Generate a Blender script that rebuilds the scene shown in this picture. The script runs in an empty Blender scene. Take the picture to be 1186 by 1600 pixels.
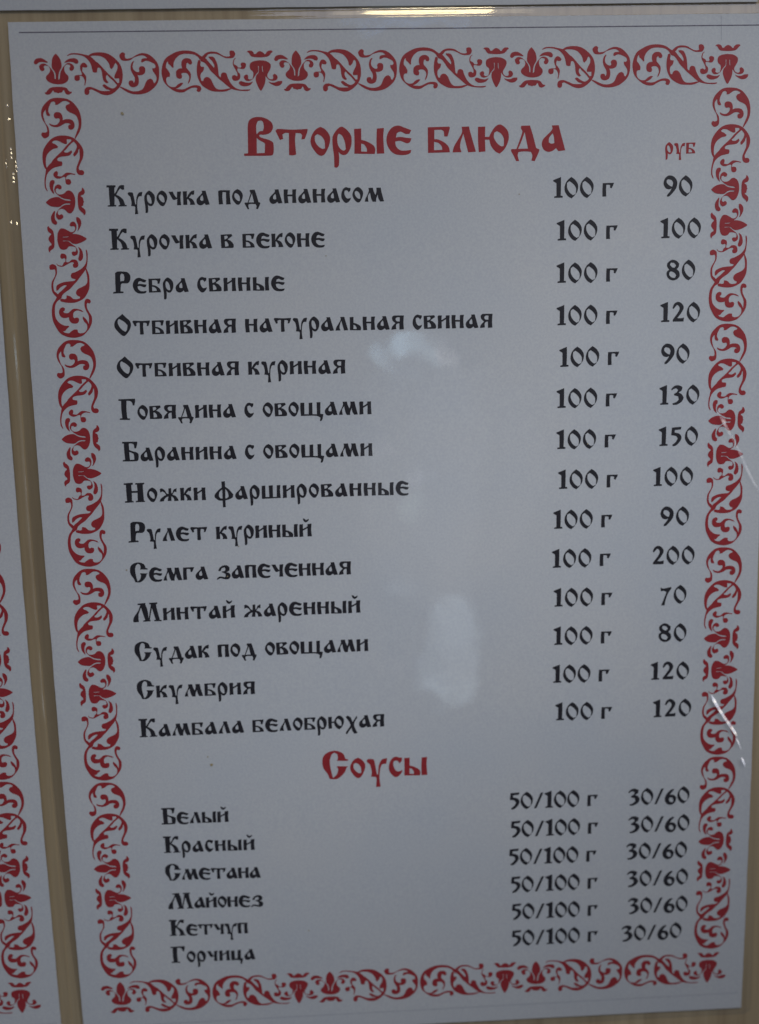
import bpy, bmesh, math, random
from mathutils import Vector, Matrix, noise
from mathutils.geometry import delaunay_2d_cdt
random.seed(4)
MM = 0.001
scene = bpy.context.scene
COL = scene.collection

# Sheet coordinates: x to the right, y DOWN the sheet, h = height off the board side towards the
# viewer, all in millimetres.  The board hangs upright: world = (x, -h, -y).
def W3(x, y, h=0.0):
    return Vector((x * MM, -h * MM, -y * MM))

# ------------------------------------------------------------------ camera
def rodrigues(r):
    v = Vector(r); a = v.length
    return Matrix.Rotation(a, 3, v / a)
R = rodrigues((0.1260, -0.0368, -0.0293))
T = Vector((-89.2021, -126.3159, 242.772))
def to_world_dir(v):               # camera-model axes (x right, y down, z away) -> world
    return Vector((v[0], v[2], -v[1]))
CAM_SHEET = -(R.transposed() @ T)
cam_data = bpy.data.cameras.new('camera')
cam = bpy.data.objects.new('camera', cam_data); COL.objects.link(cam)
right = to_world_dir(R[0]); up = -to_world_dir(R[1]); back = -to_world_dir(R[2])
m = Matrix((right, up, back)).transposed().to_4x4()
m.translation = to_world_dir(CAM_SHEET) * MM
cam.matrix_world = m
cam_data.sensor_fit = 'HORIZONTAL'; cam_data.sensor_width = 36.0
cam_data.lens = 1376.887 * 36.0 / 1186.0
cam_data.clip_start = 0.01; cam_data.clip_end = 100.0
cam_data.dof.use_dof = True
cam_data.dof.focus_distance = 0.252
cam_data.dof.aperture_fstop = 6.5
scene.camera = cam

# ------------------------------------------------------------------ world, lamps, exposure
world = bpy.data.worlds.new('World'); scene.world = world
world.use_nodes = True
bg = world.node_tree.nodes['Background']
bg.inputs[0].default_value = (0.72, 0.82, 1.0, 1)
bg.inputs[1].default_value = 0.10
scene.view_settings.view_transform = 'Standard'
scene.view_settings.look = 'None'
scene.view_settings.exposure = 0.0
scene.view_settings.gamma = 1.0

def area_lamp(name, pos, target, sx, sy, watts, color):
    ld = bpy.data.lights.new(name, 'AREA'); ld.shape = 'RECTANGLE'
    ld.size = sx; ld.size_y = sy; ld.energy = watts; ld.color = color
    o = bpy.data.objects.new(name, ld); COL.objects.link(o)
    z = (pos - target).normalized()
    x = Vector((0, 0, 1)).cross(z); x.normalize(); y = z.cross(x)
    mm = Matrix((x, y, z)).transposed().to_4x4(); mm.translation = pos
    o.matrix_world = mm
    return o
def watts_for(radiance, sx, sy):
    return radiance * math.pi * math.pi * sx * sy / math.pi * 1.0
CAMW = m.translation.copy()
def mirror_pos(x, y, h, tilt_x, tilt_y, dist):
    """Where a lamp hangs to be mirrored at sheet point (x,y); tilt in degrees: +x right, +y down."""
    p = W3(x, y, h)
    n = Vector((math.tan(math.radians(tilt_x)), -1, -math.tan(math.radians(tilt_y)))).normalized()
    d = (p - CAMW).normalized()
    r = d - 2 * d.dot(n) * n
    return p + r * dist, p
centre = W3(93, 140, 0)
WINDOW = Vector((0.48, -1.05, 1.2))
# daylight falling from the upper right
area_lamp('daylight_window', WINDOW, centre, 1.0, 0.8, 5.8, (0.70, 0.77, 1.0))
# spot added to brighten the middle of the page, standing in for lens vignetting
sd = bpy.data.lights.new('mid_page_fill', 'SPOT'); sd.energy = 70.0; sd.color = (0.86, 0.92, 1.0)
sd.spot_size = math.radians(9.0); sd.spot_blend = 1.0; sd.shadow_soft_size = 0.10
so = bpy.data.objects.new('mid_page_fill', sd); COL.objects.link(so)
so.location = (1.35, -1.05, 0.85)
so.rotation_euler = (W3(113, 138, 0) - Vector(so.location)).to_track_quat('-Z', 'Y').to_euler()
# the warm ceiling lamp whose gleam runs along the curled film above the sheet
p, q = mirror_pos(104, -10, 0, 0.0, -15.0, 1.4); GLEAM_LAMP = p
area_lamp('ceiling_lamp', p, q, 0.20, 0.20, 2.4, (1.0, 0.82, 0.46))
area_lamp('gleam_fade_lamp', p + Vector((0, 0.01, 0)), q, 0.31, 0.22, 0.42, (1.0, 0.84, 0.58))  # second, wider lamp added so the gleam fades out more softly
# unseen lamps added and shaped to give the pale reflections in the film
def surf_slope_deg(y): return math.degrees(math.atan(-2 * 2.5795 * (y - 140) / 140 ** 2))
def mirrored(name, x, y, sx, sy, radiance, color, shape='ELLIPSE'):
    """An added lamp mirrored in the film at sheet point (x,y), sx by sy millimetres there."""
    p, q = mirror_pos(x, y, bulge(y), 0, -surf_slope_deg(y), 1.3)
    k = 6.2 * MM
    o = area_lamp(name, p, q, sx * k, sy * k, radiance * math.pi * sx * sy * k * k, color)
    o.data.shape = shape
def bulge(y):                      # the sheet bows slightly off the board
    u = (y - 140.0) / 140.0
    return 2.5795 * (1 - u * u)
PALE = (0.70, 0.86, 1.0)
mirrored('skylight', 99, -7.9, 36, 1.1, 2.2, (0.30, 0.52, 1.0))
for a in [(105.2, 173, 18, 34, .50, PALE), (107, 165, 12, 17, .22, PALE), (102.5, 183, 13, 10, .22, PALE), (109, 168, 8, 30, .25, (0.8, 0.88, 1.0)), (101, 184, 7, 7, .4, PALE),
          (108.5, 186, 9, 6, .4, (0.72, 0.9, 1.0)), (104, 158, 6, 5, .35, PALE)]:
    mirrored('patch_reflection_lamp', *a)  # overlapping lamps added to build the irregular lower reflection
for a in [(91.5, 83, 9, 9, .9, (0.55, 0.80, 1.0)), (94, 80.8, 13, 5, .9, (0.50, 0.78, 1.0)), (102.5, 84.5, 8, 6, .7, (0.66, 0.88, 1.0)),
          (97, 84.0, 26, 9, .40, (0.62, 0.82, 1.0)), (106.5, 84.0, 5, 4, .6, (1.0, 0.72, 0.62)), (93.0, 85.5, 4, 3.5, .9, (0.75, 0.9, 1.0)),
          (107, 86.8, 3, 2, .9, (0.95, 0.92, 0.85)), (92, 91.5, 2.2, 3.0, .5, PALE), (88, 111.5, 2, 5, .7, (0.9, 0.88, 0.9)),
          (95.5, 121, 1.6, 3.2, 1.4, (0.95, 0.93, 1.0)), (97.5, 120, 5, 4, .5, (0.7, 0.8, 1.0)), (96, 128, 5, 7, .5, (0.66, 0.9, 0.85)),
          (91, 152, 6, 5, .35, PALE), (88.5, 176, 2.5, 3.5, .45, (1.0, 0.85, 0.75))]:
    mirrored('fleck_reflection_lamp', *a)  # added lamps that build the upper reflection and its coloured flecks
for a in [(99, 118, 34, 92, .16, (0.80, 0.88, 1.0)), (112, 120, 40, 70, .10, (0.9, 0.93, 1.0))]:
    mirrored('centre_veil_lamp', *a)  # wide faint lamps added to lighten the centre of the film

# ------------------------------------------------------------------ materials
def new_mat(name):
    mt = bpy.data.materials.new(name); mt.use_nodes = True
    nt = mt.node_tree; nt.nodes.clear()
    out = nt.nodes.new('ShaderNodeOutputMaterial')
    return mt, nt, out
def node(nt, typ, **kw):
    n = nt.nodes.new(typ)
    for k, v in kw.items():
        if k in n.inputs: n.inputs[k].default_value = v
        else: setattr(n, k, v)
    return n
def coords(nt, scale=(1, 1, 1)):
    tc = node(nt, 'ShaderNodeTexCoord'); mp = node(nt, 'ShaderNodeMapping')
    mp.inputs['Scale'].default_value = scale
    nt.links.new(tc.outputs['Object'], mp.inputs['Vector'])
    return mp.outputs['Vector']
def ramp(nt, fac, stops):
    r = node(nt, 'ShaderNodeValToRGB'); cr = r.color_ramp
    while len(cr.elements) < len(stops): cr.elements.new(0.5)
    for e, (p, c) in zip(cr.elements, stops): e.position = p; e.color = (*c, 1)
    nt.links.new(fac, r.inputs['Fac'])
    return r.outputs['Color']

def paper_material():
    mt, nt, out = new_mat('printed_paper')
    b = node(nt, 'ShaderNodeBsdfPrincipled', Roughness=0.75)
    n1 = node(nt, 'ShaderNodeTexNoise', Scale=26.0, Detail=3.0); nt.links.new(coords(nt), n1.inputs['Vector'])
    n2 = node(nt, 'ShaderNodeTexNoise', Scale=1500.0, Detail=2.0); nt.links.new(coords(nt), n2.inputs['Vector'])
    c1 = ramp(nt, n1.outputs['Fac'], [(0.3, (0.725, 0.745, 0.770)), (0.7, (0.775, 0.775, 0.775))])
    c2 = ramp(nt, n2.outputs['Fac'], [(0.3, (0.90, 0.90, 0.92)), (0.7, (1.0, 1.0, 0.99))])
    mx = node(nt, 'ShaderNodeMix', data_type='RGBA', blend_type='MULTIPLY'); mx.inputs[0].default_value = 1
    nt.links.new(c1, mx.inputs[6]); nt.links.new(c2, mx.inputs[7])
    nt.links.new(mx.outputs[2], b.inputs['Base Color'])
    nt.links.new(b.outputs[0], out.inputs[0])
    return mt
def ink_material(name, col, col2):
    mt, nt, out = new_mat(name)
    b = node(nt, 'ShaderNodeBsdfPrincipled', Roughness=0.6)
    n1 = node(nt, 'ShaderNodeTexNoise', Scale=900.0, Detail=3.0); nt.links.new(coords(nt), n1.inputs['Vector'])
    nt.links.new(ramp(nt, n1.outputs['Fac'], [(0.3, col), (0.72, col2)]), b.inputs['Base Color'])
    nt.links.new(b.outputs[0], out.inputs[0])
    return mt
def wood_material():
    mt, nt, out = new_mat('pale_wood')
    b = node(nt, 'ShaderNodeBsdfPrincipled', Roughness=0.45)
    v = coords(nt, (1, 1, 0.03))
    n1 = node(nt, 'ShaderNodeTexNoise', Scale=420.0, Detail=5.0, Roughness=0.6); nt.links.new(v, n1.inputs['Vector'])
    n2 = node(nt, 'ShaderNodeTexNoise', Scale=90.0, Detail=2.0, Distortion=0.6); nt.links.new(v, n2.inputs['Vector'])
    c1 = ramp(nt, n1.outputs['Fac'], [(0.32, (0.44, 0.33, 0.195)), (0.55, (0.52, 0.405, 0.245)), (0.7, (0.56, 0.44, 0.275))])
    c2 = ramp(nt, n2.outputs['Fac'], [(0.35, (0.86, 0.84, 0.82)), (0.6, (1, 1, 1))])
    mx = node(nt, 'ShaderNodeMix', data_type='RGBA', blend_type='MULTIPLY'); mx.inputs[0].default_value = 1
    nt.links.new(c1, mx.inputs[6]); nt.links.new(c2, mx.inputs[7])
    nt.links.new(mx.outputs[2], b.inputs['Base Color'])
    bp = node(nt, 'ShaderNodeBump', Strength=0.25, Distance=0.0002)
    nt.links.new(n1.outputs['Fac'], bp.inputs['Height']); nt.links.new(bp.outputs[0], b.inputs['Normal'])
    nt.links.new(b.outputs[0], out.inputs[0])
    return mt
def facet_slope(x, y, h, lamp):
    """The slope (dh/dx, dh/dy) at which film at (x,y) would flash the lamp to the viewer."""
    p = W3(x, y, h)
    n = ((CAMW - p).normalized() + (lamp - p).normalized()).normalized()
    return n.x / n.y, -n.z / n.y
def film_material():
    mt, nt, out = new_mat('clear_laminating_film')
    tr = node(nt, 'ShaderNodeBsdfTransparent'); tr.inputs[0].default_value = (0.97, 0.975, 0.98, 1)
    gl = node(nt, 'ShaderNodeBsdfGlossy', Roughness=0.018); gl.inputs[0].default_value = (1, 1, 1, 1)
    lw = node(nt, 'ShaderNodeLayerWeight', Blend=0.5)
    pw = node(nt, 'ShaderNodeMath', operation='POWER'); pw.inputs[1].default_value = 5.0
    nt.links.new(lw.outputs['Facing'], pw.inputs[0])
    fr = node(nt, 'ShaderNodeMath', operation='MULTIPLY_ADD'); fr.inputs[1].default_value = 0.95; fr.inputs[2].default_value = 0.055
    nt.links.new(pw.outputs[0], fr.inputs[0])
    n1 = node(nt, 'ShaderNodeTexNoise', Scale=150.0, Detail=1.5, Roughness=0.35); nt.links.new(coords(nt), n1.inputs['Vector'])
    n2 = node(nt, 'ShaderNodeTexNoise', Scale=85.0, Detail=1.0); nt.links.new(coords(nt), n2.inputs['Vector'])
    ad = node(nt, 'ShaderNodeMath', operation='MULTIPLY_ADD'); ad.inputs[1].default_value = 5.0
    nt.links.new(n2.outputs['Fac'], ad.inputs[0]); nt.links.new(n1.outputs['Fac'], ad.inputs[2])
    bp = node(nt, 'ShaderNodeBump', Strength=1.0, Distance=0.000022)
    nt.links.new(ad.outputs[0], bp.inputs['Height'])
    nt.links.new(bp.outputs[0], gl.inputs['Normal']); 
    hz = node(nt, 'ShaderNodeBsdfGlossy', Roughness=0.33); hz.inputs[0].default_value = (1, 1, 1, 1)
    gg = node(nt, 'ShaderNodeMixShader'); gg.inputs[0].default_value = 0.03
    nt.links.new(gl.outputs[0], gg.inputs[1]); nt.links.new(hz.outputs[0], gg.inputs[2])
    mx = node(nt, 'ShaderNodeMixShader')
    nt.links.new(fr.outputs[0], mx.inputs[0]); nt.links.new(tr.outputs[0], mx.inputs[1]); nt.links.new(gg.outputs[0], mx.inputs[2])
    nt.links.new(mx.outputs[0], out.inputs[0])
    return mt
def scuff_material():
    mt, nt, out = new_mat('scuffed_film')
    df = node(nt, 'ShaderNodeBsdfPrincipled', Roughness=0.4); df.inputs['Base Color'].default_value = (0.93, 0.90, 0.95, 1)
    gl = node(nt, 'ShaderNodeBsdfGlossy', Roughness=0.30); gl.inputs[0].default_value = (0.9, 0.9, 0.9, 1)
    dg = node(nt, 'ShaderNodeMixShader'); dg.inputs[0].default_value = 0.45
    nt.links.new(df.outputs[0], dg.inputs[1]); nt.links.new(gl.outputs[0], dg.inputs[2])
    tr = node(nt, 'ShaderNodeBsdfTransparent')
    at = node(nt, 'ShaderNodeAttribute', attribute_name='wear')
    n1 = node(nt, 'ShaderNodeTexNoise', Scale=1300.0, Detail=3.0); nt.links.new(coords(nt), n1.inputs['Vector'])
    rp = ramp(nt, n1.outputs['Fac'], [(0.3, (0.55, 0.55, 0.55)), (0.6, (1, 1, 1))])
    mu = node(nt, 'ShaderNodeMath', operation='MULTIPLY')
    nt.links.new(at.outputs['Fac'], mu.inputs[0]); nt.links.new(rp, mu.inputs[1])
    mx = node(nt, 'ShaderNodeMixShader')
    nt.links.new(mu.outputs[0], mx.inputs[0]); nt.links.new(tr.outputs[0], mx.inputs[1]); nt.links.new(dg.outputs[0], mx.inputs[2])
    nt.links.new(mx.outputs[0], out.inputs[0])
    return mt
MAT = dict(paper=paper_material(),
           red=ink_material('red_ink', (0.38, 0.012, 0.017), (0.46, 0.018, 0.024)),
           black=ink_material('black_ink', (0.006, 0.003, 0.007), (0.014, 0.009, 0.016)),
           rule=ink_material('thin_rule_ink', (0.10, 0.08, 0.12), (0.22, 0.20, 0.25)),
           faint=ink_material('faint_rule_ink', (0.40, 0.41, 0.46), (0.55, 0.56, 0.60)),
           stain=ink_material('brown_stain', (0.40, 0.30, 0.14), (0.55, 0.46, 0.28)),
           wood=wood_material(), film=film_material(), scuff=scuff_material())

# ------------------------------------------------------------------ lettering and ornament outlines
# Each glyph: [width, contours]; a contour is [is_hole, points]; unit = height of a small letter.
# The two ornament halves are in millimetres, measured from the tip of the upright fleuron.
GLYPHS = {
 'В': [1.199,[[0,[[0.002,0.056],[0.163,0.064],[0.18,0.72],[0.193,1.164],[0.264,1.373],[0.452,1.481],[0.739,1.488],[0.993,1.401],[1.159,1.26],[1.199,1.093],[1.129,0.938],[0.999,0.846],[0.797,0.81],[0.683,0.823],[0.606,0.769],[0.706,0.678],[0.989,0.596],[1.169,0.493],[1.198,0.342],[1.174,0.047],[1.08,-0.018],[0.0,-0.011]]],[1,[[0.517,0.826],[0.513,1.159],[0.59,1.352],[0.723,1.377],[0.818,1.321],[0.849,1.098],[0.802,0.944],[0.658,0.924],[0.551,0.825]]],[1,[[0.523,0.704],[0.617,0.613],[0.841,0.487],[0.867,0.42],[0.842,0.069],[0.496,0.059]]]]],
 'т': [1.294,[[0,[[0.0,0.945],[0.077,1.01],[0.546,0.98],[0.833,0.976],[1.294,0.996],[1.279,0.897],[1.165,0.62],[1.05,0.606],[1.084,0.761],[1.012,0.845],[0.8,0.865],[0.76,0.544],[0.786,0.014],[0.681,-0.023],[0.521,-0.009],[0.542,0.869],[0.37,0.872],[0.253,0.802],[0.275,0.635],[0.159,0.598],[0.08,0.777]]]]],
 'о': [0.783,[[0,[[0.422,1.066],[0.602,0.969],[0.767,0.744],[0.783,0.521],[0.693,0.244],[0.54,-0.004],[0.406,-0.057],[0.253,0.018],[0.061,0.283],[0.0,0.506],[0.066,0.755],[0.229,0.974]]],[1,[[0.281,0.807],[0.45,0.721],[0.576,0.525],[0.588,0.218],[0.461,0.193],[0.292,0.307],[0.167,0.503],[0.163,0.726]]]]],
 'р': [0.764,[[0,[[0.409,1.06],[0.578,0.947],[0.744,0.722],[0.764,0.444],[0.698,0.194],[0.577,0.012],[0.46,-0.041],[0.317,-0.006],[0.222,0.091],[0.232,-0.16],[0.204,-0.467],[0.127,-0.538],[0.041,-0.525],[0.043,-0.101],[0.0,0.345],[0.011,0.678],[0.145,0.898],[0.293,1.035]]],[1,[[0.269,0.813],[0.398,0.728],[0.506,0.476],[0.536,0.169],[0.453,0.104],[0.323,0.162],[0.202,0.342],[0.175,0.592],[0.21,0.758]]]]],
 'ы': [1.227,[[0,[[0.017,0.967],[0.288,0.979],[0.275,0.535],[0.521,0.459],[0.776,0.304],[0.846,0.147],[0.819,-0.019],[0.0,0.005],[0.019,0.439]]],[1,[[0.271,0.407],[0.403,0.366],[0.513,0.208],[0.52,0.052],[0.261,0.068]]],[0,[[0.956,0.969],[1.227,0.987],[1.189,0.643],[1.212,-0.004],[0.929,-0.01],[0.927,0.536]]]]],
 'ь': [0.846,[[0,[[0.017,0.967],[0.288,0.979],[0.275,0.535],[0.521,0.459],[0.776,0.304],[0.846,0.147],[0.819,-0.019],[0.0,0.005],[0.019,0.439]]],[1,[[0.271,0.407],[0.403,0.366],[0.513,0.208],[0.52,0.052],[0.261,0.068]]]]],
 'е': [1.0,[[0,[[0.522,1.07],[0.712,0.998],[0.998,0.89],[0.926,0.76],[0.765,0.766],[0.575,0.857],[0.41,0.797],[0.354,0.601],[0.563,0.621],[0.787,0.587],[1.0,0.56],[0.941,0.43],[0.809,0.388],[0.555,0.489],[0.327,0.464],[0.361,0.251],[0.534,0.094],[0.759,0.073],[0.975,0.099],[0.95,0.001],[0.784,-0.073],[0.396,-0.06],[0.145,0.094],[0.0,0.395],[0.016,0.691],[0.159,0.937],[0.327,1.05]]]]],
 'б': [0.9,[[0,[[0.01,0.989],[0.883,1.003],[0.9,0.946],[0.799,0.633],[0.686,0.635],[0.672,0.835],[0.555,0.906],[0.258,0.899],[0.249,0.511],[0.427,0.497],[0.662,0.378],[0.838,0.204],[0.881,0.002],[0.0,-0.012]]],[1,[[0.235,0.431],[0.425,0.382],[0.57,0.237],[0.597,0.082],[0.228,0.07]]]]],
 'л': [0.942,[[0,[[0.394,0.988],[0.679,0.995],[0.718,0.812],[0.942,0.007],[0.643,-0.011],[0.448,0.731],[0.324,0.418],[0.29,0.19],[0.345,-0.0],[0.0,-0.006],[0.064,0.222],[0.266,0.534],[0.408,0.788]]]]],
 'ю': [1.251,[[0,[[0.009,0.977],[0.288,0.984],[0.27,0.573],[0.46,0.57],[0.571,0.78],[0.723,0.977],[0.902,1.06],[1.08,0.972],[1.238,0.769],[1.251,0.455],[1.097,0.113],[0.886,-0.084],[0.708,0.005],[0.532,0.237],[0.471,0.479],[0.268,0.482],[0.278,0.012],[0.022,-0.012],[0.0,0.475]]],[1,[[0.78,0.817],[0.957,0.717],[1.073,0.515],[1.069,0.2],[0.949,0.185],[0.772,0.319],[0.639,0.55],[0.66,0.75]]]]],
 'д': [1.165,[[0,[[0.442,0.993],[0.782,0.999],[0.914,0.557],[1.029,0.098],[1.165,0.038],[1.128,-0.076],[0.963,-0.406],[0.844,-0.387],[0.888,-0.187],[0.818,-0.031],[0.519,-0.009],[0.292,-0.034],[0.248,-0.176],[0.305,-0.395],[0.204,-0.393],[0.099,-0.174],[0.0,0.0],[0.013,0.069],[0.222,0.065],[0.438,0.622],[0.481,0.793],[0.423,0.908]]],[1,[[0.565,0.763],[0.417,0.394],[0.27,0.076],[0.712,0.074]]]]],
 'а': [0.955,[[0,[[0.426,0.988],[0.694,0.995],[0.781,0.651],[0.955,0.007],[0.685,-0.023],[0.585,0.111],[0.446,-0.002],[0.267,-0.045],[0.088,0.033],[0.0,0.235],[0.05,0.434],[0.213,0.603],[0.394,0.771],[0.454,0.885]]],[1,[[0.453,0.702],[0.511,0.541],[0.527,0.283],[0.389,0.257],[0.27,0.316],[0.29,0.516]]]]],
 'К': [1.407,[[0,[[0.008,1.513],[0.663,1.501],[0.641,1.373],[0.56,1.361],[0.556,0.897],[0.712,1.072],[0.914,1.426],[1.101,1.508],[1.297,1.49],[1.281,1.205],[1.156,1.193],[1.016,1.295],[0.862,1.141],[0.676,0.823],[0.945,0.675],[1.186,0.42],[1.29,0.06],[1.407,0.058],[1.388,-0.013],[0.818,-0.017],[0.836,0.054],[0.948,0.081],[0.825,0.498],[0.548,0.754],[0.509,0.075],[0.632,0.058],[0.613,-0.013],[0.014,-0.016],[0.018,0.048],[0.18,0.081],[0.163,0.797],[0.167,1.368],[0.0,1.385]]]]],
 'у': [1.078,[[0,[[0.0,0.893],[0.078,0.977],[0.347,0.958],[0.397,0.814],[0.504,0.097],[0.591,0.095],[0.641,0.595],[0.804,0.914],[0.991,0.982],[1.078,0.98],[1.012,0.696],[0.866,0.698],[0.767,0.629],[0.68,0.38],[0.638,-0.12],[0.685,-0.587],[0.465,-0.605],[0.506,-0.118],[0.46,-0.031],[0.206,-0.005],[0.256,0.245],[0.17,0.675],[0.045,0.785]]]]],
 'ч': [0.915,[[0,[[0.0,0.964],[0.307,0.959],[0.371,0.779],[0.487,0.598],[0.598,0.489],[0.636,0.953],[0.915,0.969],[0.85,0.556],[0.866,-0.003],[0.588,-0.012],[0.626,0.453],[0.388,0.385],[0.28,0.423],[0.147,0.676]]]]],
 'к': [0.854,[[0,[[0.0,0.971],[0.293,0.98],[0.27,0.516],[0.429,0.764],[0.622,0.96],[0.845,1.027],[0.817,0.756],[0.72,0.723],[0.649,0.774],[0.417,0.514],[0.668,0.402],[0.804,0.184],[0.854,0.005],[0.502,0.004],[0.524,0.154],[0.41,0.371],[0.289,0.444],[0.282,0.015],[0.004,0.006],[0.016,0.557]]]]],
 'п': [0.88,[[0,[[0.0,0.957],[0.17,1.004],[0.866,0.991],[0.835,0.62],[0.88,-0.01],[0.564,-0.019],[0.582,0.875],[0.312,0.894],[0.272,0.488],[0.308,0.001],[0.014,-0.008],[0.001,0.493]]]]],
 'н': [0.943,[[0,[[0.017,0.979],[0.31,0.973],[0.267,0.603],[0.649,0.596],[0.663,0.967],[0.943,0.983],[0.891,0.591],[0.921,0.004],[0.626,-0.005],[0.645,0.488],[0.277,0.495],[0.317,-0.006],[0.037,-0.015],[0.0,0.536]]]]],
 'с': [0.691,[[0,[[0.379,1.061],[0.522,1.013],[0.678,0.999],[0.661,0.831],[0.542,0.71],[0.487,0.806],[0.373,0.864],[0.226,0.811],[0.203,0.615],[0.271,0.388],[0.382,0.246],[0.526,0.226],[0.691,0.296],[0.64,0.157],[0.49,-0.01],[0.343,-0.074],[0.2,-0.004],[0.006,0.281],[0.0,0.618],[0.113,0.897],[0.233,1.018]]]]],
 'м': [1.434,[[0,[[0.301,0.978],[0.62,0.984],[0.671,0.736],[0.808,0.452],[0.903,0.731],[0.898,0.979],[1.212,0.984],[1.277,0.612],[1.434,0.001],[1.161,-0.016],[1.034,0.223],[0.984,0.505],[0.86,0.226],[0.835,-0.027],[0.591,-0.022],[0.483,0.233],[0.408,0.656],[0.257,0.462],[0.223,0.294],[0.255,-0.005],[0.0,0.0],[0.046,0.185],[0.199,0.463],[0.324,0.77]]]]],
 'в': [0.921,[[0,[[0.0,0.957],[0.801,0.991],[0.855,0.867],[0.641,0.726],[0.488,0.606],[0.705,0.507],[0.916,0.249],[0.921,0.031],[0.831,-0.003],[0.015,-0.008],[0.001,0.485]]],[1,[[0.241,0.879],[0.464,0.911],[0.533,0.801],[0.491,0.693],[0.265,0.589]]],[1,[[0.274,0.48],[0.408,0.477],[0.547,0.293],[0.554,0.111],[0.278,0.066]]]]],
 'и': [0.924,[[0,[[0.012,0.898],[0.09,0.969],[0.31,0.964],[0.277,0.614],[0.406,0.67],[0.634,0.81],[0.642,0.956],[0.915,0.964],[0.896,0.585],[0.924,-0.001],[0.628,-0.009],[0.651,0.7],[0.285,0.49],[0.297,0.014],[0.0,-0.016],[0.029,0.532]]]]],
 'О': [1.222,[[0,[[0.63,1.518],[0.908,1.242],[1.165,0.98],[1.222,0.687],[1.098,0.324],[0.758,-0.071],[0.572,-0.088],[0.292,0.16],[0.032,0.496],[0.0,0.825],[0.167,1.15],[0.437,1.362]]],[1,[[0.367,1.181],[0.744,0.954],[0.986,0.692],[0.931,0.364],[0.809,0.184],[0.595,0.299],[0.387,0.524],[0.243,0.819],[0.258,1.074]]]]],
 'Р': [1.341,[[0,[[0.234,1.455],[0.434,1.567],[1.077,1.526],[1.293,1.355],[1.341,1.09],[1.261,0.829],[1.092,0.703],[0.704,0.703],[0.6,0.587],[0.538,0.095],[0.763,0.067],[0.758,-0.012],[0.0,-0.04],[0.018,0.046],[0.2,0.073],[0.206,0.798]]],[1,[[0.569,0.819],[0.593,1.312],[0.717,1.439],[0.874,1.368],[0.909,1.104],[0.856,0.856],[0.681,0.848]]]]],
 'Г': [1.247,[[0,[[0.006,1.524],[1.241,1.55],[1.247,1.364],[1.161,1.053],[1.061,1.072],[1.03,1.259],[0.869,1.399],[0.591,1.424],[0.551,0.747],[0.578,0.067],[0.788,0.044],[0.766,-0.041],[0.022,-0.02],[0.027,0.065],[0.223,0.076],[0.179,0.757],[0.202,1.417],[0.0,1.44]]]]],
 'я': [0.964,[[0,[[0.095,0.94],[0.226,1.021],[0.964,1.018],[0.919,0.493],[0.935,-0.0],[0.619,-0.026],[0.62,0.459],[0.448,0.421],[0.34,0.297],[0.358,0.016],[0.0,-0.025],[0.053,0.177],[0.323,0.467],[0.121,0.642],[0.063,0.813]]],[1,[[0.344,0.848],[0.475,0.912],[0.669,0.907],[0.651,0.568],[0.415,0.592],[0.32,0.722]]]]],
 'щ': [1.746,[[0,[[0.017,0.96],[0.299,0.972],[0.286,0.082],[0.638,0.072],[0.669,0.942],[0.922,0.966],[0.91,0.065],[1.272,0.055],[1.274,0.976],[1.546,0.989],[1.515,0.088],[1.746,0.062],[1.709,-0.138],[1.63,-0.387],[1.526,-0.454],[1.477,-0.433],[1.536,-0.183],[1.288,-0.056],[0.987,-0.018],[0.031,-0.021],[0.0,0.51]]]]],
 'ш': [1.454,[[0,[[0.022,0.968],[0.273,0.982],[0.266,0.086],[0.58,0.076],[0.565,0.973],[0.858,0.995],[0.841,0.068],[1.155,0.08],[1.193,0.985],[1.454,0.998],[1.405,0.557],[1.446,0.007],[0.0,-0.032],[0.001,0.495]]]]],
 'ц': [1.033,[[0,[[0.023,0.92],[0.306,0.922],[0.306,0.144],[0.548,0.13],[0.607,0.96],[0.873,0.963],[0.833,0.16],[1.033,0.104],[0.981,-0.118],[0.911,-0.383],[0.789,-0.395],[0.819,-0.109],[0.622,-0.008],[0.014,-0.02],[0.0,0.474]]]]],
 'Б': [1.218,[[0,[[0.037,1.475],[1.16,1.467],[1.17,1.365],[1.054,0.978],[0.938,0.981],[0.915,1.255],[0.766,1.353],[0.518,1.36],[0.518,0.837],[0.806,0.727],[1.111,0.624],[1.218,0.464],[1.171,0.074],[1.034,-0.016],[0.0,-0.017],[0.006,0.069],[0.185,0.087],[0.152,0.808],[0.161,1.355],[0.031,1.374]]],[1,[[0.511,0.72],[0.685,0.652],[0.871,0.513],[0.884,0.082],[0.534,0.069]]]]],
 'Н': [1.568,[[0,[[0.006,1.445],[0.688,1.483],[0.681,1.357],[0.555,1.332],[0.572,0.826],[1.033,0.832],[1.015,1.337],[0.872,1.361],[0.896,1.438],[1.568,1.456],[1.562,1.359],[1.446,1.343],[1.447,0.702],[1.467,0.068],[1.552,0.037],[1.529,-0.021],[0.856,-0.029],[0.86,0.039],[1.006,0.073],[1.026,0.715],[0.565,0.71],[0.545,0.068],[0.668,0.045],[0.664,-0.033],[0.019,-0.052],[0.025,0.045],[0.189,0.06],[0.164,0.742],[0.172,1.343],[0.0,1.349]]]]],
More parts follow.
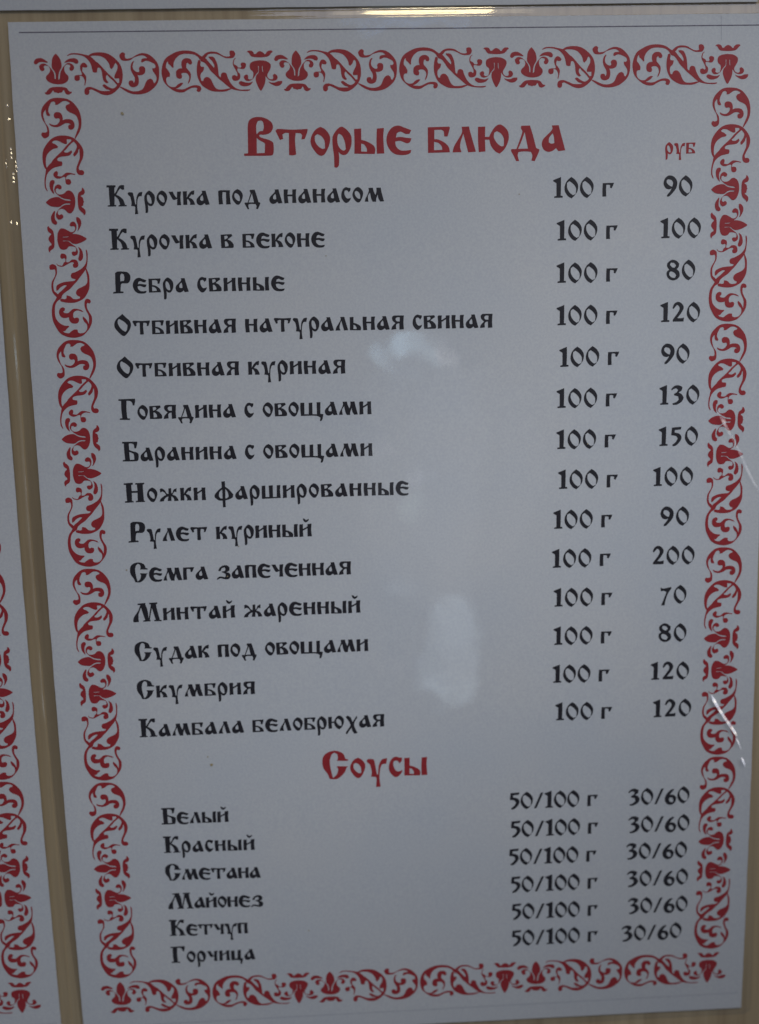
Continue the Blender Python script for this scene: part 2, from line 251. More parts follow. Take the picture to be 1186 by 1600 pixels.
 'ф': [1.425,[[0,[[0.579,1.391],[0.829,1.403],[0.828,0.976],[1.107,0.773],[1.425,0.374],[1.366,0.133],[1.07,-0.004],[0.797,-0.074],[0.8,-0.601],[0.607,-0.614],[0.603,-0.087],[0.296,-0.058],[0.0,0.175],[0.009,0.369],[0.285,0.701],[0.585,0.935]]],[1,[[0.607,0.788],[0.377,0.601],[0.312,0.263],[0.447,0.064],[0.61,0.059]]],[1,[[0.84,0.83],[1.021,0.581],[1.082,0.239],[0.978,0.096],[0.803,0.053]]]]],
 'ж': [1.436,[[0,[[0.063,0.939],[0.191,0.977],[0.397,0.84],[0.554,0.573],[0.704,0.524],[0.724,0.958],[0.911,0.978],[0.909,0.56],[1.023,0.643],[1.117,0.857],[1.334,0.962],[1.304,0.676],[1.154,0.725],[0.973,0.47],[1.223,0.374],[1.383,0.15],[1.436,0.0],[1.121,-0.015],[1.112,0.16],[0.967,0.34],[0.899,0.342],[0.884,-0.006],[0.613,0.004],[0.696,0.35],[0.542,0.312],[0.348,0.144],[0.315,-0.011],[0.0,-0.035],[0.069,0.155],[0.332,0.363],[0.532,0.469],[0.389,0.666],[0.224,0.759],[0.067,0.677]]]]],
 'й': [0.967,[[0,[[0.023,0.935],[0.288,0.966],[0.269,0.581],[0.473,0.672],[0.637,0.773],[0.662,0.961],[0.967,0.983],[0.918,0.475],[0.959,-0.003],[0.639,-0.008],[0.647,0.649],[0.263,0.458],[0.28,-0.011],[0.0,-0.026],[0.01,0.508]]],[0,[[0.31,1.416],[0.428,1.379],[0.542,1.268],[0.664,1.321],[0.762,1.367],[0.741,1.261],[0.575,1.128],[0.479,1.131],[0.358,1.25]]]]],
 'М': [2.224,[[0,[[0.428,1.401],[1.036,1.441],[1.014,1.325],[1.154,0.89],[1.225,0.183],[1.356,0.726],[1.467,1.309],[1.349,1.352],[1.353,1.43],[1.96,1.447],[1.954,1.346],[1.847,1.319],[1.911,0.863],[2.089,0.033],[2.224,0.005],[2.198,-0.057],[1.644,-0.045],[1.671,0.033],[1.787,0.052],[1.614,0.717],[1.526,1.033],[1.4,0.568],[1.294,0.062],[1.367,0.02],[1.34,-0.041],[0.793,-0.053],[0.813,0.025],[0.953,0.075],[0.767,0.748],[0.675,1.103],[0.454,0.603],[0.418,0.251],[0.428,-0.063],[0.049,-0.072],[0.0,-0.008],[0.097,0.341],[0.429,0.799],[0.649,1.299],[0.423,1.323]]]]],
 'С': [1.36,[[0,[[0.64,1.501],[0.899,1.446],[1.116,1.308],[1.212,1.036],[1.36,0.992],[1.341,0.931],[0.772,0.951],[0.838,1.049],[0.816,1.318],[0.635,1.417],[0.493,1.306],[0.384,0.987],[0.397,0.602],[0.481,0.136],[0.531,-0.036],[0.746,0.165],[0.84,0.471],[0.772,0.589],[0.774,0.627],[1.352,0.607],[1.257,0.533],[1.168,0.305],[0.927,0.043],[0.694,-0.08],[0.357,-0.053],[0.261,0.221],[0.056,0.536],[0.0,0.846],[0.059,1.191],[0.297,1.413]]]]],
 'з': [1.067,[[0,[[0.145,0.643],[0.27,0.869],[0.541,1.029],[0.842,1.019],[1.021,0.844],[0.988,0.614],[0.818,0.527],[0.74,0.484],[0.963,0.422],[1.067,0.225],[0.981,0.012],[0.788,-0.074],[0.489,-0.025],[0.266,0.037],[0.033,-0.086],[0.0,-0.008],[0.195,0.14],[0.421,0.132],[0.607,0.072],[0.709,0.161],[0.696,0.354],[0.514,0.476],[0.402,0.495],[0.442,0.555],[0.632,0.587],[0.715,0.739],[0.647,0.895],[0.495,0.862],[0.379,0.789],[0.333,0.636],[0.219,0.602]]]]],
 'х': [0.964,[[0,[[0.044,0.932],[0.21,1.016],[0.423,0.859],[0.574,0.455],[0.801,0.787],[0.916,0.987],[0.964,0.78],[0.887,0.727],[0.677,0.28],[0.825,-0.239],[0.949,-0.473],[0.708,-0.52],[0.551,-0.285],[0.484,0.003],[0.223,-0.328],[0.107,-0.529],[0.0,-0.49],[0.059,-0.321],[0.402,0.178],[0.304,0.523],[0.148,0.757]]]]],
 'г': [0.865,[[0,[[0.029,0.968],[0.865,0.979],[0.809,0.82],[0.688,0.606],[0.587,0.642],[0.597,0.827],[0.442,0.873],[0.283,0.862],[0.262,0.475],[0.276,0.006],[0.0,-0.001],[0.007,0.565]]]]],
 '1': [0.688,[[0,[[0.0,1.257],[0.57,1.474],[0.564,0.732],[0.538,0.114],[0.688,0.09],[0.687,-0.013],[0.065,-0.022],[0.066,0.061],[0.238,0.099],[0.245,1.047],[0.0,1.196]]]]],
 '0': [0.99,[[0,[[0.489,1.465],[0.777,1.254],[0.99,0.89],[0.955,0.478],[0.771,0.172],[0.501,-0.082],[0.234,0.078],[0.0,0.444],[0.003,0.856],[0.187,1.213]]],[1,[[0.348,1.189],[0.668,0.947],[0.86,0.634],[0.825,0.222],[0.61,0.123],[0.343,0.334],[0.152,0.699],[0.165,1.059]]]]],
 '9': [1.022,[[0,[[0.536,1.454],[0.805,1.346],[1.022,1.033],[0.992,0.622],[0.757,0.265],[0.435,-0.06],[0.274,-0.088],[0.273,0.016],[0.488,0.27],[0.626,0.525],[0.433,0.456],[0.163,0.533],[0.0,0.846],[0.085,1.204],[0.321,1.426]]],[1,[[0.322,1.2],[0.591,1.144],[0.732,0.935],[0.669,0.627],[0.486,0.682],[0.237,0.893],[0.214,1.099]]]]],
 '8': [0.984,[[0,[[0.472,1.463],[0.739,1.385],[0.954,1.175],[0.903,0.919],[0.744,0.768],[0.959,0.557],[0.984,0.247],[0.804,0.024],[0.484,-0.072],[0.162,0.058],[0.0,0.32],[0.019,0.577],[0.21,0.728],[0.049,0.937],[0.047,1.194],[0.259,1.396]]],[1,[[0.313,1.271],[0.58,1.235],[0.742,1.025],[0.583,0.854],[0.369,0.93],[0.229,1.108]]],[1,[[0.318,0.622],[0.586,0.514],[0.748,0.304],[0.643,0.1],[0.375,0.136],[0.192,0.316],[0.191,0.522]]]]],
 '2': [0.879,[[0,[[0.0,1.021],[0.125,1.326],[0.389,1.474],[0.655,1.386],[0.838,1.156],[0.819,0.899],[0.557,0.493],[0.347,0.24],[0.666,0.232],[0.879,0.279],[0.85,0.001],[0.03,-0.001],[0.029,0.123],[0.344,0.549],[0.553,0.905],[0.498,1.163],[0.338,1.27],[0.201,1.119],[0.075,0.967]]]]],
 '3': [0.976,[[0,[[0.0,1.144],[0.229,1.374],[0.544,1.438],[0.861,1.306],[0.811,1.051],[0.55,0.883],[0.815,0.742],[0.976,0.48],[0.822,0.174],[0.456,-0.043],[0.14,-0.055],[0.107,0.049],[0.401,0.134],[0.609,0.335],[0.554,0.594],[0.237,0.685],[0.236,0.788],[0.445,0.906],[0.548,1.088],[0.389,1.216],[0.179,1.17],[0.054,1.071]]]]],
 '5': [0.788,[[0,[[0.047,1.379],[0.778,1.42],[0.728,1.237],[0.258,1.198],[0.239,0.993],[0.628,0.879],[0.788,0.617],[0.688,0.311],[0.378,-0.011],[0.117,-0.065],[0.094,0.039],[0.374,0.268],[0.507,0.522],[0.368,0.732],[0.001,0.794],[0.0,0.897]]]]],
 '7': [0.837,[[0,[[0.0,1.267],[0.225,1.177],[0.835,1.31],[0.837,1.176],[0.588,0.804],[0.393,0.245],[0.328,-0.166],[0.063,-0.188],[0.24,0.25],[0.485,0.911],[0.228,1.023],[0.024,0.979],[0.002,1.134]]]]],
 '6': [0.949,[[0,[[0.678,1.262],[0.401,1.128],[0.061,0.703],[0.0,0.265],[0.218,-0.069],[0.57,-0.129],[0.846,0.079],[0.949,0.443],[0.761,0.701],[0.479,0.758],[0.383,0.689],[0.544,0.975],[0.749,1.185]]],[1,[[0.414,0.54],[0.625,0.501],[0.73,0.232],[0.636,0.06],[0.424,0.128],[0.306,0.369]]]]],
 '/': [0.767,[[0,[[0.562,1.325],[0.767,1.342],[0.192,-0.009],[0.0,-0.027]]]]],
}
ORNAMENT_A = [
 [[0.0,0.0],[0.55,0.58],[1.09,1.44],[1.39,2.59],[1.37,3.66],[0.74,4.72],[0.41,5.86],[0.3,7.22],[-0.44,7.21],[-0.37,5.56],[-0.65,4.7],[-1.26,3.76],[-1.26,2.55],[-1.03,1.27],[-0.47,0.42]],
 [[-2.79,2.89],[-2.25,3.18],[-1.56,3.9],[-0.99,4.7],[-0.71,5.56],[-0.7,6.59],[-0.41,6.78],[0.09,7.0],[0.24,8.18],[-1.08,8.02],[-2.37,7.47],[-3.03,6.74],[-2.94,5.96],[-2.08,5.11],[-1.8,4.26],[-2.12,3.4],[-2.76,3.07]],
 [[-4.76,3.29],[-4.21,2.73],[-3.39,2.59],[-2.67,2.89],[-2.11,3.33],[-2.77,3.17],[-3.2,3.13],[-3.52,3.52],[-3.26,4.1],[-3.59,4.55],[-4.18,4.58],[-4.59,4.08]],
 [[-6.08,2.2],[-5.67,1.49],[-4.92,1.19],[-3.89,1.2],[-2.9,1.74],[-2.27,2.25],[-2.5,2.42],[-3.66,2.23],[-4.69,2.29],[-5.24,2.71],[-5.75,2.78],[-6.06,2.49]],
 [[3.67,2.54],[2.93,2.61],[2.16,3.24],[1.6,3.87],[1.03,4.87],[0.79,5.87],[0.69,6.61],[0.31,7.0],[0.09,7.07],[0.02,8.17],[1.28,8.09],[2.49,7.61],[3.1,6.76],[3.03,5.97],[2.34,5.17],[2.09,4.31],[2.22,3.45],[2.91,2.89],[3.51,2.83]],
 [[2.78,2.68],[3.81,2.62],[4.53,3.06],[4.81,3.77],[4.52,4.41],[4.06,4.69],[3.56,4.47],[3.47,3.9],[3.79,3.55],[3.64,3.04],[2.91,2.92]],
 [[2.13,2.52],[2.83,1.82],[3.74,1.4],[5.07,1.32],[5.86,1.72],[6.04,2.36],[5.79,2.79],[5.13,2.71],[4.71,2.42],[3.69,2.26],[2.8,2.39]],
 [[-3.69,10.27],[-3.28,10.25],[-2.65,9.54],[-1.88,9.01],[-0.69,8.85],[1.23,8.88],[2.39,9.18],[3.08,10.05],[3.81,10.21],[3.71,10.49],[3.18,10.85],[2.58,10.94],[2.01,10.61],[1.69,9.75],[1.47,9.74],[1.07,10.31],[0.25,10.44],[0.02,10.61],[-0.19,10.44],[-1.07,10.25],[-1.19,9.85],[-1.41,9.82],[-1.97,10.56],[-2.43,10.84],[-3.17,10.83],[-3.52,10.61]],
 [[8.15,2.89],[8.48,3.47],[8.16,3.85],[7.58,3.81],[7.14,3.66],[7.04,4.09],[7.0,4.81],[7.55,5.53],[7.95,6.25],[7.89,7.25],[7.52,8.61],[7.3,8.54],[7.49,7.39],[7.2,6.53],[6.78,6.09],[6.12,5.94],[6.24,6.51],[6.05,7.16],[5.3,7.36],[4.73,6.99],[4.7,6.35],[4.95,5.92],[5.69,5.76],[6.72,5.8],[6.82,5.38],[6.44,4.37],[6.41,3.51],[6.9,2.73],[7.5,2.52]],
 [[2.98,0.58],[4.04,0.02],[6.03,0.01],[7.48,0.31],[8.79,0.61],[9.79,1.2],[10.85,2.28],[11.33,2.57],[12.31,3.59],[13.84,5.33],[15.24,6.64],[16.5,8.09],[17.19,8.96],[16.59,9.02],[15.2,7.35],[14.22,6.48],[13.74,5.83],[13.43,6.04],[13.38,6.9],[13.99,7.91],[13.46,8.12],[12.68,7.46],[12.38,6.31],[12.3,5.16],[11.98,4.16],[11.56,3.86],[11.18,4.0],[10.97,5.15],[10.3,5.21],[9.8,4.99],[9.57,3.7],[9.2,2.55],[8.31,1.39],[7.31,0.74],[5.71,0.36],[4.24,0.34],[3.19,0.68]],
 [[8.79,0.68],[9.7,0.12],[11.05,-0.14],[12.81,-0.12],[14.41,0.33],[15.98,1.42],[17.23,2.79],[17.82,4.23],[17.98,5.81],[17.79,7.39],[17.2,8.82],[16.09,10.02],[14.71,10.94],[13.36,11.24],[11.89,10.97],[10.89,10.45],[9.88,9.94],[9.16,9.64],[8.56,9.84],[8.6,10.42],[8.34,10.92],[7.82,11.1],[7.31,10.83],[7.21,10.11],[7.47,9.4],[8.16,9.01],[9.19,9.02],[10.44,9.51],[11.88,10.08],[14.33,10.1],[13.97,9.85],[13.24,9.65],[12.4,8.89],[12.27,8.53],[12.87,8.35],[13.87,9.03],[14.88,9.47],[15.56,9.3],[16.22,8.73],[16.5,8.09],[16.89,7.95],[16.95,6.83],[15.77,6.86],[15.64,6.36],[15.99,5.5],[16.57,4.36],[16.62,3.36],[16.22,2.71],[15.9,2.99],[15.65,3.63],[15.02,4.34],[14.62,4.05],[14.42,3.04],[13.82,2.03],[12.97,1.24],[11.82,0.79],[10.05,0.7],[9.06,1.04]],
 [[16.97,9.17],[18.11,9.98],[19.26,10.64],[20.72,11.1],[22.65,11.13],[24.61,10.65],[26.14,9.66],[27.24,8.53],[27.84,7.1],[28.03,5.38],[27.99,3.94],[27.54,2.64],[26.42,1.34],[25.42,0.61],[24.26,0.24],[23.22,0.23],[22.02,0.64],[20.95,1.27],[20.05,1.54],[19.16,1.6],[18.88,1.31],[18.83,0.81],[18.93,0.31],[18.51,-0.05],[17.91,0.02],[17.32,0.65],[17.4,1.29],[17.95,2.02],[19.13,2.18],[20.32,1.98],[21.24,1.34],[22.3,1.0],[23.34,0.8],[24.22,0.95],[24.93,1.54],[23.89,1.59],[23.36,1.8],[23.18,2.44],[23.39,2.7],[23.84,2.52],[24.45,2.25],[25.19,2.33],[25.62,2.48],[26.2,2.77],[26.92,3.21],[27.11,3.93],[26.72,4.28],[26.2,4.2],[26.24,4.92],[26.72,5.65],[27.13,6.37],[27.15,7.38],[26.66,8.23],[26.37,8.08],[26.11,7.36],[25.54,6.99],[24.78,7.27],[24.15,8.05],[23.64,9.2],[23.01,9.91],[21.65,10.32],[20.18,10.23],[18.72,9.63],[17.27,9.03]],
 [[21.19,2.27],[21.25,2.49],[21.01,2.84],[20.81,3.84],[21.07,4.57],[21.78,5.15],[22.37,5.23],[22.61,4.87],[22.49,4.3],[22.81,3.8],[23.49,3.67],[24.07,3.96],[24.25,4.61],[24.06,5.47],[23.37,5.96],[22.47,6.09],[22.03,6.01],[22.29,6.73],[22.3,7.88],[21.96,8.74],[21.12,9.19],[20.23,9.15],[19.59,8.64],[19.48,7.99],[19.73,7.49],[20.33,7.42],[20.76,7.65],[20.88,8.15],[21.21,7.58],[21.19,6.58],[20.71,5.71],[20.32,4.84],[20.22,3.84],[20.5,2.84],[20.89,2.41]],
]
ORNAMENT_B = [
 [[37.91,0.08],[39.41,0.97],[40.15,1.41],[41.05,1.86],[41.94,2.96],[43.2,4.35],[43.29,3.7],[42.71,2.53],[41.97,1.8],[41.82,1.36],[42.88,1.38],[43.48,1.82],[44.13,3.42],[44.35,5.31],[44.45,6.47],[44.9,6.92],[45.17,5.9],[45.79,5.62],[46.54,5.92],[46.9,7.09],[47.86,8.85],[49.05,9.89],[50.27,10.27],[52.1,10.29],[52.94,10.23],[52.93,10.48],[52.09,10.69],[50.26,10.6],[48.89,10.39],[47.73,10.01],[46.78,9.34],[45.58,8.31],[44.24,7.2],[43.24,6.17],[42.2,5.14],[41.46,3.97],[40.58,2.94],[39.67,2.57],[39.39,1.91],[38.8,0.96],[37.6,0.37]],
 [[40.15,1.49],[39.41,0.97],[38.21,0.16],[36.71,-0.25],[35.05,-0.34],[33.23,-0.08],[31.55,0.65],[30.01,1.64],[29.14,3.08],[28.68,4.96],[28.75,6.41],[29.24,8.01],[30.27,9.19],[31.61,10.22],[32.96,10.75],[34.48,10.77],[35.55,10.21],[36.78,9.64],[38.0,9.59],[38.3,9.88],[38.06,10.31],[38.43,10.76],[39.04,10.69],[39.43,9.97],[39.22,9.31],[38.47,8.98],[37.25,8.96],[36.03,9.34],[34.8,9.9],[33.59,9.96],[32.38,9.8],[33.14,9.52],[33.91,9.02],[34.54,8.3],[33.93,8.22],[33.01,8.64],[32.39,9.22],[31.63,9.35],[30.73,9.12],[29.99,8.31],[29.87,7.15],[30.18,6.64],[30.87,6.58],[30.96,5.71],[30.39,4.69],[29.95,4.1],[30.13,2.95],[30.52,2.45],[30.65,3.1],[31.17,3.54],[31.76,4.27],[32.03,4.13],[32.12,2.97],[32.73,1.82],[33.81,0.9],[35.03,0.55],[36.54,0.57],[37.9,0.81],[38.94,1.47],[39.38,2.2]],
 [[35.75,8.54],[35.91,7.96],[36.24,6.94],[35.96,6.07],[35.36,5.63],[34.45,5.61],[34.06,5.9],[34.28,6.48],[34.11,7.06],[33.5,7.17],[32.76,6.75],[32.6,5.88],[32.8,5.01],[33.57,4.44],[34.4,4.38],[34.2,3.44],[34.38,2.42],[35.15,1.78],[36.21,1.72],[36.96,2.17],[37.24,2.9],[36.93,3.4],[36.32,3.32],[36.03,2.88],[35.65,3.17],[35.55,4.18],[35.99,4.76],[36.65,5.64],[36.7,6.66],[36.37,7.82],[35.98,8.39]],
 [[38.85,2.34],[38.51,3.64],[38.38,4.94],[38.45,6.39],[38.88,7.71],[39.68,9.03],[41.03,9.99],[42.39,10.59],[44.16,10.76],[46.04,10.72],[47.42,10.23],[48.19,9.87],[46.97,9.93],[45.9,10.13],[44.18,10.15],[43.32,9.66],[42.73,8.63],[42.3,7.61],[41.7,6.95],[40.95,6.79],[40.33,7.15],[40.01,7.87],[39.56,7.72],[39.35,6.7],[39.53,5.83],[40.22,5.11],[40.47,4.1],[39.64,4.01],[39.43,3.5],[39.59,2.78],[39.38,2.2]],
 [[40.0,1.34],[41.09,0.41],[42.15,0.06],[43.37,0.05],[44.38,0.28],[45.28,0.83],[46.33,1.35],[47.39,1.39],[47.78,1.18],[47.63,0.71],[47.65,-0.04],[48.23,-0.21],[48.86,-0.07],[49.2,0.66],[48.96,1.38],[48.45,1.82],[46.62,1.83],[45.57,1.37],[44.37,0.79],[43.36,0.59],[41.84,0.71],[41.22,1.35],[40.75,1.78],[40.3,1.63]],
 [[49.36,1.89],[48.89,2.32],[48.65,3.34],[48.87,3.56],[49.55,3.93],[49.77,4.37],[50.53,4.41],[50.76,4.09],[50.57,3.51],[50.85,3.07],[51.46,3.05],[51.99,3.31],[52.03,3.96],[51.59,4.68],[50.82,4.79],[50.14,4.59],[49.64,4.66],[49.67,5.38],[50.27,6.12],[50.33,6.85],[50.09,7.5],[49.4,7.88],[48.48,7.84],[48.04,7.25],[48.13,6.52],[48.82,6.36],[49.27,6.69],[49.57,6.54],[49.51,5.82],[49.0,4.79],[48.48,3.77],[48.42,3.04],[48.67,2.25],[49.13,1.86]],
 [[52.35,0.41],[52.66,-0.02],[53.5,-0.11],[54.1,0.21],[54.39,0.8],[54.85,0.8],[55.31,0.38],[56.0,0.09],[56.83,0.39],[57.28,0.91],[57.59,0.84],[57.9,0.34],[58.52,-0.02],[59.35,-0.04],[59.62,0.36],[59.19,0.57],[58.65,1.22],[58.03,1.57],[56.51,1.74],[54.68,1.67],[53.62,1.44],[53.03,0.64],[52.65,0.27]],
 [[53.04,4.12],[53.29,3.25],[54.21,2.76],[55.58,2.53],[56.08,2.53],[56.06,3.72],[55.37,4.08],[55.38,5.46],[54.81,6.18],[54.21,6.97],[53.82,7.48],[52.9,7.97],[51.99,7.96],[51.46,7.44],[51.32,6.86],[51.71,6.36],[52.32,6.29],[52.54,6.73],[52.45,7.31],[52.91,7.61],[53.67,7.47],[53.91,6.75],[53.93,5.59],[53.26,4.99]],
 [[55.56,3.72],[56.48,3.73],[56.52,5.47],[57.2,6.36],[57.33,7.52],[57.0,8.98],[56.22,10.42],[55.91,10.71],[55.61,10.42],[55.01,9.24],[54.58,7.78],[54.75,6.61],[55.45,5.75]],
 [[55.89,2.53],[57.26,2.65],[58.31,3.1],[58.89,3.69],[58.82,4.63],[58.28,5.64],[57.88,6.37],[57.95,7.1],[58.55,7.61],[59.24,7.62],[59.47,7.26],[59.41,6.53],[59.79,6.17],[60.4,6.47],[60.7,7.13],[60.38,7.78],[59.61,8.07],[58.7,7.98],[57.94,7.53],[57.49,6.94],[56.86,6.21],[56.65,5.19],[56.62,4.09],[55.86,4.01]],
 [[49.84,8.51],[50.08,8.08],[50.61,8.01],[51.52,8.32],[52.74,8.48],[53.73,8.17],[53.65,8.42],[53.03,9.07],[51.81,9.41],[50.74,9.33],[50.06,8.88]],
 [[58.16,8.19],[58.84,8.49],[59.91,8.51],[60.83,8.16],[61.9,8.14],[61.82,8.75],[61.12,9.33],[60.05,9.46],[58.99,9.0],[58.31,8.56]],
]
TEXT = [
 ["title","Вторые блюда",50.6,27.98,141.23,28.11],
 ["unit","руб",170.12,29.58,178.8,29.57],
 ["sub","Соусы",66.25,211.37,98.25,211.69],
 ["dish","Курочка под ананасом",11.84,41.14,89.38,41.18],
 ["dish","Курочка в беконе",11.86,52.96,72.27,53.32],
 ["dish","Ребра свиные",12.0,64.95,60.44,65.21],
 ["dish","Отбивная натуральная свиная",11.83,76.59,119.86,77.11],
 ["dish","Отбивная куриная",11.82,88.47,77.01,89.1],
 ["dish","Говядина с овощами",11.68,100.6,84.14,101.02],
 ["dish","Баранина с овощами",11.88,112.6,84.1,113.14],
 ["dish","Ножки фаршированные",11.7,124.5,94.46,124.82],
 ["dish","Рулет куриный",12.05,136.29,65.59,136.29],
 ["dish","Семга запеченная",11.96,148.08,76.81,148.06],
 ["dish","Минтай жаренный",11.92,160.08,79.24,159.79],
 ["dish","Судак под овощами",11.76,172.0,81.2,171.69],
 ["dish","Скумбрия",11.71,183.74,46.83,183.71],
 ["dish","Камбала белобрюхая",11.55,195.91,85.48,195.55],
 ["sauce","Белый",16.44,224.18,36.87,224.25],
 ["sauce","Красный",16.54,233.56,44.39,233.84],
 ["sauce","Сметана",16.52,242.63,45.75,243.23],
 ["sauce","Майонез",16.71,252.22,46.1,252.86],
 ["sauce","Кетчуп",16.58,261.51,40.92,261.85],
 ["sauce","Горчица",16.48,270.79,42.78,270.99],
 ["portion","100 г",137.86,41.07,155.25,41.07],
 ["portion","100 г",138.77,52.96,156.3,52.89],
 ["portion","100 г",138.65,64.85,156.31,64.92],
 ["portion","100 г",138.58,76.86,156.27,76.91],
 ["portion","100 г",139.31,88.81,156.81,88.68],
 ["portion","100 г",138.45,100.67,156.23,100.7],
 ["portion","100 г",138.35,112.68,155.92,112.7],
 ["portion","100 г",138.85,124.48,156.56,124.57],
 ["portion","100 г",137.37,136.36,154.98,136.5],
 ["portion","100 г",136.92,148.15,154.59,148.19],
 ["portion","100 г",137.45,160.07,155.15,160.19],
 ["portion","100 г",137.37,171.91,155.07,172.14],
 ["portion","100 г",137.08,183.8,154.49,184.1],
 ["portion","100 г",137.9,195.79,155.41,196.02],
 ["price","90",169.69,41.07,177.96,41.19],
 ["price","100",168.83,52.94,180.51,52.94],
 ["price","80",170.72,64.69,178.98,64.76],
 ["price","120",168.95,76.66,180.54,76.77],
 ["price","90",169.29,88.5,177.58,88.61],
 ["price","130",168.87,100.56,180.66,100.56],
 ["price","150",168.78,112.65,180.42,112.69],
 ["price","100",167.22,124.51,179.13,124.57],
 ["price","90",169.6,136.34,178.12,136.5],
 ["price","200",167.41,148.2,180.03,148.39],
 ["price","70",169.95,160.25,177.77,160.37],
 ["price","80",169.58,172.05,178.01,172.26],
 ["price","120",167.27,184.06,179.06,184.28],
 ["price","120",168.19,196.08,179.99,196.11],
 ["sportion","50/100 г",123.83,224.07,151.25,224.29],
 ["sportion","50/100 г",124.13,233.43,151.5,233.53],
 ["sportion","50/100 г",123.56,242.75,151.06,242.93],
 ["sportion","50/100 г",124.08,252.15,151.58,252.22],
 ["sportion","50/100 г",124.34,261.47,151.71,261.58],
 ["sportion","50/100 г",124.33,270.67,151.83,270.65],
 ["sprice","30/60",160.92,224.54,180.18,224.51],
 ["sprice","30/60",161.07,233.72,180.43,233.76],
 ["sprice","30/60",160.53,242.67,179.86,242.87],
 ["sprice","30/60",160.92,252.05,180.47,252.06],
 ["sprice","30/60",161.42,261.42,180.6,261.43],
 ["sprice","30/60",159.52,270.97,178.9,270.65],
]

KC = 2.5795
def smooth(points, steps=3):
    """Round a closed outline, keeping its sharp corners."""
    n = len(points); P = [Vector(p) for p in points]; corner = []
    for i in range(n):
        a = P[i] - P[i - 1]; b = P[(i + 1) % n] - P[i]
        corner.append(a.length > 0 and b.length > 0 and abs(a.angle_signed(b)) > math.radians(52))
    out = []
    for i in range(n):
        p0, p1, p2, p3 = P[i - 1], P[i], P[(i + 1) % n], P[(i + 2) % n]
        t1 = Vector((0, 0)) if corner[i] else (p2 - p0) * 0.5
        t2 = Vector((0, 0)) if corner[(i + 1) % n] else (p3 - p1) * 0.5
        L = (p2 - p1).length
        if t1.length > L: t1 *= L / t1.length
        if t2.length > L: t2 *= L / t2.length
        if corner[i]: t1 = (p2 - p1) * 0.5
        if corner[(i + 1) % n]: t2 = (p2 - p1) * 0.5
        for s in range(steps):
            u = s / steps; u2 = u * u; u3 = u2 * u
            out.append(p1 * (2 * u3 - 3 * u2 + 1) + t1 * (u3 - 2 * u2 + u) + p2 * (3 * u2 - 2 * u3) + t2 * (u3 - u2))
    return out
def embolden(pts, amount, hole):
    area = sum(a.x * b.y - b.x * a.y for a, b in zip(pts, pts[1:] + pts[:1]))
    sgn = (1 if area > 0 else -1) * (-1 if hole else 1)
    out = []
    for i, p in enumerate(pts):
        a = (p - pts[i - 1]); b = (pts[(i + 1) % len(pts)] - p)
        na = Vector((a.y, -a.x)).normalized(); nb = Vector((b.y, -b.x)).normalized()
        n = na + nb
        n = n / max(0.6, n.length * n.length / 2) if n.length > 1e-6 else na
        out.append(p + n * amount * sgn)
    return out
def fill(contours):
    """Flat union of closed outlines; contours = [(is_hole, points)]. Returns points, triangles."""
    verts, faces = [], []
    for hole, pts in contours:
        s = smooth(pts)
        if sum(a.x * b.y - b.x * a.y for a, b in zip(s, s[1:] + s[:1])) < 0: s.reverse()
        faces.append(list(range(len(verts), len(verts) + len(s)))); verts += s
    v, e, f, ov, oe, of = delaunay_2d_cdt(verts, [], faces, 1, 1e-5)
    holes = {i for i, c in enumerate(contours) if c[0]}
    tris = [t for t, o in zip(f, of) if o and not (set(o) & holes)]
    return v, tris

def mesh_object(name, verts, faces, mat, parent=None):
    me = bpy.data.meshes.new(name); me.from_pydata(verts, [], faces); me.update()
    me.materials.append(mat)
    o = bpy.data.objects.new(name, me); COL.objects.link(o)
    if parent: o.parent = parent
    return o
def face_viewer(faces, verts):
    out = []
    for f in faces:
        a, b, c = (verts[i] for i in f[:3])
        n = (b - a).cross(c - a)
        out.append(list(f) if n.y <= 0 else list(reversed(f)))
    return out

INK = 0.03      # ink above the paper, millimetres
GLYPH_FILL = {ch: fill([(h, embolden([Vector(p) for p in pts], 0.012, h)) for h, pts in g[1]]) for ch, g in GLYPHS.items()}
def lettering(name, text, size, x0, y0, x1, y1, mat, parent):
    """One printed word group whose ink runs from (x0,y0) to (x1,y1) along its baseline."""
    width = sum(GLYPHS[c][0] for c in text if c != ' ') * size
    ns = text.count(' '); gaps = len(text) - 1 - 2 * ns
    space = 0.70 * size
    gap = (x1 - x0 - width - ns * space) / max(1, gaps)
    verts, faces = [], []
    x = x0
    for i, c in enumerate(text):
        if c == ' ': x += space; continue
        pts, tris = GLYPH_FILL[c]; base = len(verts)
        for p in pts:
            px = x + p.x * size
            py = y0 + (y1 - y0) * (px - x0) / (x1 - x0) - p.y * size
            verts.append(W3(px, py, bulge(py) + INK))
        faces += [[base + j for j in t] for t in tris]
        x += GLYPHS[c][0] * size
        if i + 1 < len(text) and text[i + 1] != ' ': x += gap
    return mesh_object(name, verts, face_viewer(faces, verts), mat, parent)

